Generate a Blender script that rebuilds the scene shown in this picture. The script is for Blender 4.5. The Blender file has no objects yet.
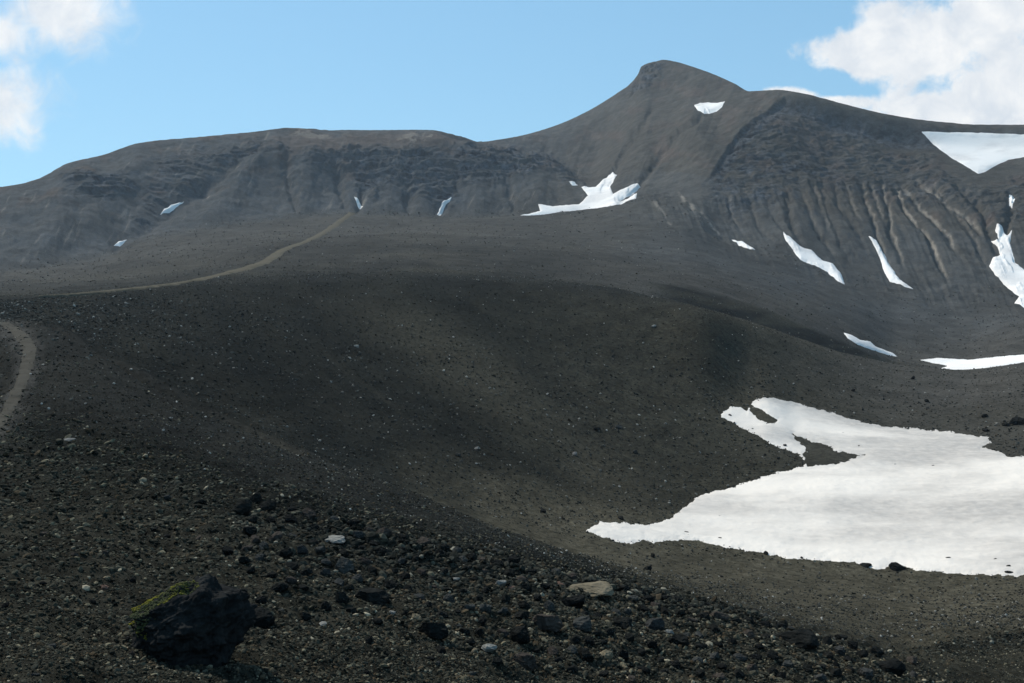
import bpy, math, random
import numpy as np
from mathutils import Matrix, Vector, Euler
random.seed(7); RNG = np.random.default_rng(11)
SC = bpy.context.scene
COL = SC.collection
F = 995.0                       # focal length in picture widths/1024
PITCH = math.atan(41.5 / F)     # camera looks slightly down
CP, SP = math.cos(PITCH), math.sin(PITCH)

# ------------------------------------------------------------------ helpers
def tag(o, label=None, cat=None, group=None, kind=None):
    if label: o['label'] = label
    if cat: o['category'] = cat
    if group: o['group'] = group
    if kind: o['kind'] = kind
    return o

def mesh_obj(name, V, faces, mat, parent=None, smooth=True, attrs=None, colors=None):
    V = np.asarray(V, np.float32); faces = np.asarray(faces, np.int32)
    me = bpy.data.meshes.new(name)
    n = faces.shape[1]
    me.vertices.add(len(V)); me.vertices.foreach_set('co', V.ravel())
    me.loops.add(faces.size); me.loops.foreach_set('vertex_index', faces.ravel())
    me.polygons.add(len(faces))
    me.polygons.foreach_set('loop_start', np.arange(0, faces.size, n, dtype=np.int32))
    me.polygons.foreach_set('loop_total', np.full(len(faces), n, np.int32))
    me.update(calc_edges=True)
    me.polygons.foreach_set('use_smooth', np.full(len(faces), smooth, bool))
    for k, a in (attrs or {}).items():
        at = me.attributes.new(k, 'FLOAT', 'POINT'); at.data.foreach_set('value', np.asarray(a, np.float32).ravel())
    for k, a in (colors or {}).items():
        at = me.attributes.new(k, 'FLOAT_COLOR', 'POINT'); at.data.foreach_set('color', np.asarray(a, np.float32).ravel())
    me.materials.append(mat)
    o = bpy.data.objects.new(name, me); COL.objects.link(o)
    if parent: o.parent = parent
    return o

def sstep(a, b, x):
    t = np.clip((x - a) / (b - a), 0, 1); return t * t * (3 - 2 * t)

def hash01(ix, iy, seed):
    h = (ix.astype(np.int64) * 374761393 + iy.astype(np.int64) * 668265263 + seed * 974634533) & 0xffffffff
    h = ((h ^ (h >> 13)) * 1274126177) & 0xffffffff
    h = (h ^ (h >> 16)) & 0xffffff
    return h / float(0xffffff)

def gnoise(x, y, seed=0):
    """2-D gradient noise, about -1..1"""
    x0 = np.floor(x); y0 = np.floor(y); fx = x - x0; fy = y - y0
    ux = fx * fx * fx * (fx * (fx * 6 - 15) + 10); uy = fy * fy * fy * (fy * (fy * 6 - 15) + 10)
    ix = x0.astype(np.int64); iy = y0.astype(np.int64)
    def g(dx, dy):
        a = hash01(ix + dx, iy + dy, seed) * 2 * math.pi
        return np.cos(a) * (fx - dx) + np.sin(a) * (fy - dy)
    n0 = g(0, 0) * (1 - ux) + g(1, 0) * ux; n1 = g(0, 1) * (1 - ux) + g(1, 1) * ux
    return (n0 * (1 - uy) + n1 * uy) * 1.5

def fbm(x, y, octv=4, seed=0, gain=.5, ridged=False):
    s = 0; a = 1; tot = 0
    for i in range(octv):
        n = gnoise(x * 2 ** i + 17.3 * i, y * 2 ** i - 9.1 * i, seed + i)
        if ridged: n = 1 - 2 * np.abs(n)
        s = s + a * n; tot += a; a *= gain
    return s / tot

def pchip_slopes(x, y):
    """x, y: (K, ...) nodes along axis 0"""
    h = np.diff(x, axis=0); d = np.diff(y, axis=0) / h
    m = np.zeros_like(y)
    w1 = 2 * h[1:] + h[:-1]; w2 = h[1:] + 2 * h[:-1]
    same = (d[1:] * d[:-1]) > 0
    with np.errstate(divide='ignore', invalid='ignore'):
        mm = (w1 + w2) / (w1 / d[:-1] + w2 / d[1:])
    m[1:-1] = np.where(same, mm, 0)
    m[0] = d[0]; m[-1] = d[-1]
    return m

def herm(x0, x1, y0, y1, m0, m1, x):
    h = x1 - x0; t = (x - x0) / h; t2 = t * t; t3 = t2 * t
    return (2*t3 - 3*t2 + 1) * y0 + (t3 - 2*t2 + t) * h * m0 + (-2*t3 + 3*t2) * y1 + (t3 - t2) * h * m1

def pchip1(xn, yn, x):
    m = pchip_slopes(xn, yn)
    i = np.clip(np.searchsorted(xn, x) - 1, 0, len(xn) - 2)
    xc = np.clip(x, xn[0], xn[-1])
    return herm(xn[i], xn[i+1], yn[i], yn[i+1], m[i], m[i+1], xc)

def ray(px, py):
    """bearing and slope (rise over horizontal run) of the sight line seen at a place in the photo"""
    a = (np.asarray(px, float) - 512) / F; b = -(np.asarray(py, float) - 341.5) / F
    dy = CP + b * SP; dz = -SP + b * CP
    return np.arctan2(a, dy), dz / np.hypot(a, dy)

def project(x, y, z):
    cy = y * CP - z * SP; cz = y * SP + z * CP
    cy = np.maximum(cy, .01)
    return 512 + F * x / cy, 341.5 - F * cz / cy

# ------------------------------------------------------------------ surveyed lines of the land: (bearing/height seen, metres away)
CURVES = [
 # near ground
 [(-150,700,5.0),(200,700,6.0),(400,700,8),(600,700,11),(800,700,15),(900,700,20),(1000,700,30),(1174,700,36)],
 [(-150,580,10.5),(0,590,9.5),(200,615,9.5),(400,620,11.5),(600,625,15),(750,640,19),(850,655,24),(950,665,34),(1024,660,40),(1174,660,45)],
 [(-150,440,30),(0,445,28),(100,455,26),(200,485,23),(300,512,21),(400,535,20),(500,560,20.5),(600,582,22),(700,605,25),(800,633,29),(880,652,34.5),(950,640,42),(1024,630,48),(1174,630,50)],
 # stony ridge line
 [(-150,330,75),(0,322,75),(45,322,70),(100,350,58),(200,402,46),(300,448,40),(400,488,36),(500,530,34),(600,562,36),(700,585,42),(800,605,48),(900,610,56),(1024,605,60),(1174,605,62)],
 # foot of the bowl
 [(-150,322,100),(0,318,105),(45,325,100),(100,351,95),(200,400,85),(300,442,78),(400,480,74),(500,520,73),(600,540,74),(700,555,76),(800,565,77),(900,575,77),(1024,580,77),(1174,585,77)],
 [(-150,312,115),(0,308,120),(100,325,112),(200,350,105),(300,385,100),(400,420,98),(500,450,98),(600,480,100),(700,490,104),(800,490,106),(900,495,106),(1024,495,106),(1174,495,108)],
 [(-150,306,130),(0,303,135),(100,308,135),(200,314,131),(300,332,128),(400,354,128),(500,374,130),(600,396,133),(700,412,137),(760,402,148),(800,420,145),(900,440,140),(1024,440,142),(1174,440,145)],
 # crest of the hill beyond the bowl
 [(-150,301,155),(0,299,158),(100,294,166),(200,286,174),(300,280,178),(400,279,180),(500,283,182),(600,291,186),(650,297,186),(700,307,175),(750,322,185),(800,340,195),(850,356,205),(900,367,210),(960,374,210),(1024,366,210),(1174,355,215)],
 [(-150,296,205),(0,295,208),(100,289,218),(200,280,224),(300,272,226),(400,270,228),(500,275,230),(600,285,236),(650,297,240),(700,309,250),(750,326,260),(800,345,270),(850,361,285),(900,369,320),(960,376,330),(1024,373,330),(1174,366,330)],
 [(-150,290,270),(0,290,270),(100,284,270),(200,275,270),(300,265,270),(400,262,270),(500,266,275),(600,275,270),(650,284,266),(700,293,272),(750,306,285),(800,323,297),(850,345,311),(900,363,345),(960,364,370),(1024,358,380),(1174,350,380)],
 [(-150,283,380),(0,282,380),(100,275,390),(200,262,390),(300,245,400),(400,240,400),(500,243,410),(600,252,410),(650,262,400),(700,272,390),(750,286,380),(800,303,375),(850,322,380),(900,343,400),(960,345,430),(1024,330,440),(1174,320,440)],
 # foot of the mountain
 [(-150,276,520),(0,273,520),(50,268,540),(92,261,560),(137,244,600),(200,232,620),(240,226,640),(342,216,680),(400,217,690),(450,218,690),(520,216,690),(580,212,680),(640,203,650),(680,215,600),(720,240,560),(780,262,540),(850,285,530),(920,300,525),(1024,305,530),(1174,300,540)],
 [(-150,240,590),(0,238,590),(80,220,640),(137,215,670),(200,205,690),(300,195,720),(350,192,735),(400,190,740),(450,188,745),(520,186,745),(560,190,740),(600,184,760),(650,170,760),(700,175,700),(750,190,660),(800,205,640),(850,215,640),(900,225,640),(960,230,640),(1024,235,640),(1174,235,650)],
 [(-150,200,650),(0,205,650),(80,180,700),(137,170,730),(200,165,750),(262,155,770),(300,150,780),(350,148,790),(430,139,800),(480,145,810),(520,153,815),(560,167,815),(590,178,815),(620,155,850),(650,132,870),(690,130,800),(720,150,740),(750,150,735),(800,165,720),(850,165,720),(900,172,720),(960,172,720),(1024,175,720),(1174,175,730)],
 [(-150,194,690),(0,193,690),(80,168,740),(137,155,770),(200,148,790),(300,137,820),(350,137,825),(430,134,830),(460,141,860),(480,147,890),(520,155,900),(560,168,900),(590,165,910),(620,130,950),(650,100,990),(690,100,930),(720,120,830),(750,120,790),(800,126,775),(850,132,775),(900,140,775),(960,147,775),(1024,150,775),(1174,150,780)],
 # skyline
 [(-150,192,760),(0,187,740),(25,183,745),(40,178,750),(68,163,770),(100,156,790),(140,143,810),(200,137,830),(262,131,850),(290,128,860),(350,130,865),(430,130,865),(460,136,890),(480,142,1000),(500,139.5,1050),(520,136,1080),(560,124,1110),(590,110,1130),(610,98,1140),(622,90,1145),(629,85.5,1148),(635,79,1150),(638.5,74,1150),(641,67.5,1150),(646,64.5,1150),(653,62.5,1150),(663,60,1150),(674,61.5,1145),(690,66,1130),(715,75,1100),(735,84,1060),(750,91.5,1000),(775,90,900),(800,93,860),(840,103,850),(880,113,850),(930,121,850),(980,124.5,850),(1024,125,850),(1174,128,850)],
]
ROWS = [50,150,170,140,60,80,90,110,50,40,60,70,80,90,70,80,24,12]
SPLIT_A, SPLIT_B = 4, 9          # curve numbers at which the sheet is cut into ground / hillside / mountain

# bearings: one column per photo column in front, coarser all round
TH_E = math.radians(33.4)
th_front = np.linspace(-TH_E, TH_E, 1330)
th_side = TH_E + (math.pi - TH_E) * (np.linspace(0, 1, 70)[1:]) ** 1.3
TH = np.concatenate([-th_side[::-1], th_front, th_side])
NF0 = len(th_side)
EDGE = np.clip(TH, -TH_E, TH_E)
back = sstep(TH_E, math.pi, np.abs(TH))

Rn, Zn = [], []
Rn.append(np.full_like(TH, .7)); Zn.append(np.full_like(TH, -1.66))
for c in CURVES:
    c = np.array(c, float); t, te = ray(c[:, 0], c[:, 1])
    r = np.exp(pchip1(t, np.log(c[:, 2]), EDGE)); z = r * pchip1(t, te, EDGE)
    r_b = np.exp((np.log(np.exp(pchip1(t, np.log(c[:, 2]), np.array([-TH_E, TH_E])))).mean())); z_b = (r_b * pchip1(t, te, np.array([-TH_E, TH_E]))).mean()
    Rn.append(r * (1 - back) + r_b * back); Zn.append(z * (1 - back) + z_b * back)
# behind the skyline the land falls away
Rn.append(Rn[-1] * 1.16 + 40); Zn.append(Zn[-1] * .78)
Rn.append(np.full_like(TH, 1750.)); Zn.append(np.full_like(TH, -10.))
Rn = np.array(Rn); Zn = np.array(Zn)
SL = pchip_slopes(Rn, Zn)
Rg, Zg, krow = [], [], []
for k, n in enumerate(ROWS):
    q = np.linspace(0, 1, n, endpoint=False)
    if k == len(ROWS) - 1: q = np.linspace(0, 1, n)
    for t in q:
        r = Rn[k] * (Rn[k+1] / Rn[k]) ** t
        Rg.append(r); Zg.append(herm(Rn[k], Rn[k+1], Zn[k], Zn[k+1], SL[k], SL[k+1], r)); krow.append(k + t)
Rg = np.array(Rg); Zg = np.array(Zg); krow = np.array(krow)
NR, NC = Rg.shape
Xg = Rg * np.sin(TH)[None]; Yg = Rg * np.cos(TH)[None]
PX, PY = project(Xg, Yg, Zg)
KR = np.repeat(krow[:, None], NC, 1)
front = (np.abs(TH) <= TH_E)[None]

# ------------------------------------------------------------------ regions of the land
def poly_sd(px, py, poly):
    """signed distance to a closed outline, positive inside"""
    P = np.asarray(poly, float); d = np.full(px.shape, 1e9); ins = np.zeros(px.shape, bool)
    for (x0, y0), (x1, y1) in zip(P, np.roll(P, -1, 0)):
        ex, ey = x1 - x0, y1 - y0
        t = np.clip(((px - x0) * ex + (py - y0) * ey) / (ex*ex + ey*ey + 1e-9), 0, 1)
        d = np.minimum(d, np.hypot(px - x0 - t*ex, py - y0 - t*ey))
        cr = (y0 > py) != (y1 > py)
        with np.errstate(divide='ignore', invalid='ignore'):
            ins ^= cr & (px < ex * (py - y0) / (ey if abs(ey) > 1e-9 else 1e-9) + x0)
    return np.where(ins, d, -d)

def line_sd(px, py, line):
    """distance to an open line"""
    P = np.asarray(line, float); d = np.full(px.shape, 1e9)
    for (x0, y0), (x1, y1) in zip(P[:-1], P[1:]):
        ex, ey = x1 - x0, y1 - y0
        t = np.clip(((px - x0) * ex + (py - y0) * ey) / (ex*ex + ey*ey + 1e-9), 0, 1)
        d = np.minimum(d, np.hypot(px - x0 - t*ex, py - y0 - t*ey))
    return d

MT = (KR >= 11.5) & (KR <= 16.3)            # mountain faces
wob = 13 * fbm(PX / 26, PY / 18, 4, 5, .6)
def region(poly, soft=8, cond=MT):
    out = np.zeros_like(PX)
    ii = np.where(cond & front)
    out[ii] = sstep(-soft, soft, poly_sd(PX[ii], PY[ii], poly) + wob[ii])
    return out
crag = region([(250,158),(280,152),(300,160),(335,165),(352,176),(360,195),(375,200),(400,190),(425,200),(445,203),(460,190),(500,180),(530,178),(548,172),(580,182),(560,163),(520,152),(480,146),(440,150),(400,152),(370,150),(345,152)], 7)
crag = np.maximum(crag, region([(60,178),(85,172),(120,178),(135,190),(110,203),(80,198)], 9))
crag = np.maximum(crag, .9 * region([(205,158),(235,150),(262,140),(270,148),(240,160),(215,166)], 5))
crag = np.maximum(crag, .55 * region([(128,222),(150,196),(140,180),(160,160),(200,150),(235,146),(240,158),(205,180),(160,216),(136,232)], 10))
face = region([(712,172),(726,152),(745,128),(768,112),(800,106),(850,118),(900,136),(925,142),(950,162),(975,178),(1000,172),(1030,162),(1060,160),(1060,215),(1000,225),(960,200),(900,188),(850,180),(800,182),(760,190),(730,205),(712,200)], 9)
summit = region([(620,96),(632,82),(640,64),(664,54),(672,64),(662,74),(645,84),(632,98)], 4, (KR > 14) & (KR < 16.4))
gully_m = region([(640,190),(690,175),(760,185),(850,178),(960,190),(1060,200),(1060,300),(1000,315),(930,305),(860,285),(790,268),(730,250),(690,232),(655,225)], 14)
upper = region([(480,120),(640,40),(760,80),(790,100),(735,140),(712,168),(660,205),(600,178),(545,165)], 10)

Zt = Zg.copy()
# world-space roughness at every scale, faded where it could not be seen or would move the land
pxm = Rg / F
lf = np.zeros_like(Zt)
for lam, amp, sd in ((.22,.028,1),(.55,.055,2),(1.4,.08,3),(3.6,.15,4),(9,.28,5),(24,.7,6),(60,1.6,7)):
    w = sstep(2.0, 5.0, lam / pxm) * (1 - sstep(.10, .30, lam / Rg))
    rows = np.where(w.max(1) > .01)[0]
    if len(rows) == 0: continue
    a, b = rows[0], rows[-1] + 1
    n = gnoise(Xg[a:b] / lam, Yg[a:b] / lam, 40 + sd)
    boost = np.where(KR[a:b] < 3.35, 1.25, np.where(KR[a:b] < 9, .55, .8))
    Zt[a:b] += w[a:b] * amp * n * boost
# rubble strip along the lip of the near ground: lumpier
strip = np.exp(-((KR - 2.72) / .38) ** 2) * sstep(130, 330, PX) * (KR < 3.5)
rows = np.where(strip.max(1) > .02)[0]; a, b = rows[0], rows[-1] + 1
Zt[a:b] += strip[a:b] * .16 * fbm(Xg[a:b] / 1.1, Yg[a:b] / 1.1, 3, 71, ridged=True)
# mountain: crags, gullies, scarps
i0 = np.where(krow > 11)[0][0]
sl = np.s_[i0:]
X, Y, P_, Q_ = Xg[sl], Yg[sl], PX[sl], PY[sl]
R = Rg[sl]
rid = fbm(X / 34, Y / 34 + 3, 4, 90, .6, True)
rid2 = fbm(X / 14, (Y + Zt[sl]) / 9, 3, 95, .6, True)
Zt[sl] += crag[sl] * (3.8 * rid + 2.2 * rid2)
Zt[sl] += face[sl] * (2.4 * rid + 2.0 * rid2 + 1.0 * fbm(X / 7, Y / 5, 3, 97))
Zt[sl] += summit[sl] * (4.5 * fbm(X / 11, Y / 11, 4, 99, .6, True) - 2.0)
def ledges(h, m_):
    z = Zt[sl] + 7 * gnoise(X / 45, Y / 45, 170) + 2 * gnoise(X / 12, Y / 12, 174); t = z / h; fl = np.floor(t); f = t - fl
    return m_ * h * (sstep(.30, .62, f) - f)
lm = np.clip(crag[sl] + .38 * face[sl] + .6 * summit[sl], 0, 1) * sstep(-.35, .15, fbm(X / 50, Y / 50, 2, 171))
Zt[sl] += .30 * ledges(9., lm) + .5 * ledges(3.7, lm)
# gullies cut into the crater face, each along its own course
GUL = [([(823,170),(825,204),(845,252),(852,268)],.6,0), ([(834,168),(838,200),(865,242),(874,250)],.7,0), ([(860,164),(869,204),(880,244),(890,270)],1,.5),
       ([(881,166),(889,205),(890,232),(905,270)],.9,.7), ([(893,170),(910,211),(927,235),(937,259),(950,285)],1.2,1), ([(901,171),(920,200),(944,228),(958,258)],1,.9),
       ([(913,166),(940,190),(968,214),(985,240)],1,.7), ([(787,187),(790,218),(800,245)],1.1,0), ([(800,186),(818,231),(838,262)],.8,.2), ([(812,178),(822,212),(832,240)],.6,.4),
       ([(954,170),(982,207),(990,232),(1000,262)],1.3,0), ([(1012,180),(1010,215),(1002,240),(1020,280)],1.3,0), ([(930,172),(955,205),(975,240),(990,275)],.8,.3), ([(845,168),(852,205),(864,232)],.6,.3),
       ([(870,166),(878,205),(884,225)],.5,.6), ([(748,190),(756,214),(775,245)],.7,.1), ([(765,190),(775,215),(790,238)],.7,0), ([(725,190),(735,215),(750,240)],.6,.3), ([(1035,180),(1040,220),(1050,280)],1,0)]
gully_p = np.zeros_like(P_); gcut = np.zeros_like(P_)
wx = 2.2 * gnoise(P_ / 9, Q_ / 9, 160) + 1.2 * gnoise(P_ / 4, Q_ / 4, 161)
gm = MT[sl] & (P_ > 690) & (P_ < 1090) & front
for ln, dep, pl in GUL:
    d_ = line_sd(P_[gm] + wx[gm], Q_[gm], ln)
    y0, y1 = ln[0][1], ln[-1][1]
    along = sstep(y0 - 6, y0 + 14, Q_[gm]) * (1 - sstep(y1 - 25, y1 + 6, Q_[gm]))
    gcut[gm] = np.maximum(gcut[gm], dep * np.exp(-(d_ / 3.3) ** 1.5) * along)
    gully_p[gm] = np.maximum(gully_p[gm], pl * np.exp(-(line_sd(P_[gm] + wx[gm] - 1.9, Q_[gm], ln) / 1.0) ** 2) * along)
Zt[sl] -= 2.5 * gcut
s1 = P_ - .45 * (Q_ - 180)
gl = fbm(s1 / 15, Q_ / 120, 4, 120, .6, True)
Zt[sl] += gully_m[sl] * (1.3 * (gl - .2) + 1.1 * fbm(X / 9, Y / 9, 4, 172, .6)) * sstep(-.5, .3, gnoise(P_ / 40, Q_ / 40, 173) + .2)
# broad talus cones and slight runnels on the left mountain
s2 = P_ - .1 * Q_
gl2 = fbm(s2 / 26, Q_ / 34, 4, 130, .55)
left_m = sstep(12.0, 12.6, KR[sl]) * (1 - sstep(15.2, 16, KR[sl])) * (1 - sstep(560, 620, P_)) * (1 - .7 * crag[sl])
Zt[sl] += left_m * (2.2 * gl2 + .2 * gnoise(s2 / 5, Q_ / 30, 133) + 1.3 * fbm(X / 16, Y / 16, 4, 134))
for ln, wd, am in (([(268,146),(240,185),(215,222)],15,5.0), ([(312,158),(305,190),(300,222)],13,4.0), ([(352,170),(350,190),(352,214)],8,2.5), ([(392,180),(392,215)],11,4.5), ([(425,188),(422,215)],8,3),
                   ([(475,180),(480,214)],13,4.5), ([(535,176),(540,206)],12,3.5), ([(80,190),(60,225),(40,262)],20,4), ([(140,160),(120,195),(95,225)],16,4),
                   ([(287,160),(288,180),(296,210)],4,-3.5), ([(335,160),(338,185),(345,206)],4,-3.5), ([(366,172),(362,195),(358,212)],4,-4), ([(410,178),(408,212)],4,-3), ([(458,182),(447,198),(438,216)],4.5,-4.5), ([(505,172),(510,190),(515,212)],4,-3)):
    dl = line_sd(P_ + wx, Q_, ln); Zt[sl] += am * np.exp(-(dl / wd) ** 2) * left_m
lg = line_sd(P_ + wx, Q_, [(264,140),(240,160),(212,183),(180,205),(150,224),(118,244)])
Zt[sl] -= 3.4 * np.exp(-(lg / 7) ** 2) * (KR[sl] < 15.6) * (KR[sl] > 11.6)
s3 = P_ + .45 * (Q_ - 100)
gl3 = fbm(s3 / 12, Q_ / 90, 4, 140, .55)
Zt[sl] += upper[sl] * (1.3 * gl3 + 1.2 * fbm(X / 12, Y / 12, 4, 144)) * (1 - sstep(15.6, 16, KR[sl]))
for ln in ([(604,190),(613,174),(625,150),(650,112)], [(620,200),(638,184),(660,158),(680,132),(700,118)]):
    Zt[sl] -= 3.2 * np.exp(-(line_sd(P_ + wx, Q_, ln) / 3.2) ** 2) * (KR[sl] < 15.8) * (KR[sl] > 11.6)
# sharp edge of the crater rim, its scarp turned to the right
rim = [(708,176),(716,163),(724,151),(736,135),(750,122),(768,109),(785,95),(800,96),(815,98.5),(840,105),(880,115),(930,123),(980,126.5),(1060,127.5),(1060,420),(500,420),(708,178)]
rsd = np.zeros_like(P_) - 50
mm = (KR[sl] > 11.5) & front
rsd[mm] = poly_sd(P_[mm], Q_[mm], rim)
edge_d = line_sd(P_, Q_, rim[:14])
drop = np.where((KR[sl] > 12) & (rsd > 0), sstep(0, 4 + 4 * sstep(770, 820, P_), edge_d) * (1 - sstep(34, 110, edge_d)), 0) * sstep(700, 725, P_)
Zt[sl] -= (4.5 + 9.5 * sstep(775, 840, P_) - 5 * sstep(900, 945, P_)) * drop
scarp = drop * (1 - sstep(9, 15, edge_d))
# outlines of crest softened with small stones and bumps
Zt[sl] += .5 * gnoise(X / 6, Y / 6, 150) * sstep(15, 16, KR[sl]) * (KR[sl] < 16.5)
cap = (Zn[16] / Rn[16])[None] * Rg
jag = .35 * gnoise(X / 5, Y / 5, 150) + (1.2 + 1.6 * sstep(.1, .5, gnoise(PX[sl] / 6, KR[sl], 176))) * gnoise(X / 4, Y / 4, 175) * (np.abs(PX[sl] - 640) < 14)
Zt[sl] = np.where(KR[sl] <= 16.01, np.minimum(Zt[sl], cap[sl] + jag), Zt[sl])
# groove of the old track along the near ridge line
gd = line_sd(PX[:i0], PY[:i0], [(47,322),(80,341),(110,357),(150,382),(190,402),(240,424),(300,452)])
Zt[:i0] -= .6 * np.exp(-(gd / 2.4) ** 2) * (np.abs(KR[:i0] - 4) < .8)
# hollow beside the bend of the footpath
hb = np.hypot((PX[:i0] + 12) / 30, (PY[:i0] - 372) / 34)
Zt[:i0] -= .5 * (1 - sstep(.55, 1.05, hb)) * (np.abs(KR[:i0] - 3.6) < .7) * front
print('terrain', Zt.shape)

su_ = PX * .80 - PY; rl = fbm(su_[:i0] / 7, (PX + PY)[:i0] / 150, 3, 280, .6)
Zt[:i0] += .22 * rl * sstep(4.8, 5.4, KR[:i0]) * (1 - sstep(7.2, 8.2, KR[:i0])) * (1 - sstep(640, 720, PX[:i0] + .9 * (PY[:i0] - 450)))
TE = Zt / Rg
# ---------------- lookups on the finished land
def col_of(th):
    return np.interp(th, TH, np.arange(NC))
def ground(u, v, Z=None):
    """bilinear sample of the sheet at fractional row u, column v"""
    Z = Zt if Z is None else Z
    u = np.clip(u, 0, NR - 1.001); v = np.clip(v, 0, NC - 1.001)
    i = u.astype(int); j = v.astype(int); a = u - i; b = v - j
    def s(A): return (A[i,j]*(1-a)*(1-b) + A[i+1,j]*a*(1-b) + A[i,j+1]*(1-a)*b + A[i+1,j+1]*a*b)
    return np.stack([s(Xg), s(Yg), s(Z)], -1)
def find(px, py, kmin=0, kmax=17):
    """the point of the land seen at this place of the photo; (row, column)"""
    th, te = ray(px, py); v = float(col_of(th)); j = int(round(v))
    r0 = np.searchsorted(krow, kmin); r1 = np.searchsorted(krow, kmax)
    col = TE[r0:r1, j]; hit = np.where(col >= te)[0]
    if len(hit) == 0: return float(r0 + int(np.argmax(col))), v      # just hidden: take the brow
    h = hit[0]
    u = r0 + (h if h == 0 else h - 1 + (te - col[h-1]) / max(col[h] - col[h-1], 1e-9))
    return float(u), v
def at(px, py, kmin=0, kmax=17):
    f = find(px, py, kmin, kmax)
    return ground(np.array([f[0]]), np.array([f[1]]))[0]

# ------------------------------------------------------------------ materials
def new_mat(name):
    m = bpy.data.materials.new(name); m.use_nodes = True
    nt = m.node_tree; b = nt.nodes['Principled BSDF']
    b.inputs['Specular IOR Level'].default_value = .02
    return m, nt, b
class N:
    def __init__(s, nt): s.nt = nt
    def _set(s, sock, v):
        if isinstance(v, bpy.types.NodeSocket): s.nt.links.new(v, sock)
        elif isinstance(v, (tuple, list)) and sock.type == 'RGBA' and len(v) == 3: sock.default_value = (*v, 1)
        else: sock.default_value = v
    def math(s, op, a, b=None, c=None, clamp=False):
        n = s.nt.nodes.new('ShaderNodeMath'); n.operation = op; n.use_clamp = clamp
        for k, x in enumerate((a, b, c)):
            if x is not None: s._set(n.inputs[k], x)
        return n.outputs[0]
    def mix(s, f, a, b, blend='MIX'):
        n = s.nt.nodes.new('ShaderNodeMix'); n.data_type = 'RGBA'; n.blend_type = blend
        s._set(n.inputs[0], f); s._set(n.inputs[6], a); s._set(n.inputs[7], b); return n.outputs[2]
    def noise(s, vec, scale, detail=4, rough=.55, dist=0, dim='3D'):
        n = s.nt.nodes.new('ShaderNodeTexNoise'); n.noise_dimensions = dim
        if vec is not None: s.nt.links.new(vec, n.inputs['Vector'])
        n.inputs['Scale'].default_value = scale; n.inputs['Detail'].default_value = detail
        n.inputs['Roughness'].default_value = rough; n.inputs['Distortion'].default_value = dist
        return n.outputs[0]
    def vor(s, vec, scale, out='Color', feature='F1'):
        n = s.nt.nodes.new('ShaderNodeTexVoronoi'); n.feature = feature
        s.nt.links.new(vec, n.inputs['Vector']); n.inputs['Scale'].default_value = scale; return n.outputs[out]
    def rng(s, v, a, b, c=0., d=1., smooth=False):
        n = s.nt.nodes.new('ShaderNodeMapRange'); n.clamp = True
        if smooth: n.interpolation_type = 'SMOOTHSTEP'
        s._set(n.inputs[0], v)
        for k, x in zip((1, 2, 3, 4), (a, b, c, d)): n.inputs[k].default_value = x
        return n.outputs[0]
    def attr(s, name, out='Fac'):
        n = s.nt.nodes.new('ShaderNodeAttribute'); n.attribute_name = name; return n.outputs[out]
    def coord(s, out='Object'):
        return s.nt.nodes.new('ShaderNodeTexCoord').outputs[out]
    def bump(s, h, strength, dist):
        n = s.nt.nodes.new('ShaderNodeBump'); s.nt.links.new(h, n.inputs['Height'])
        n.inputs['Strength'].default_value = strength; n.inputs['Distance'].default_value = dist; return n.outputs[0]

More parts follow.
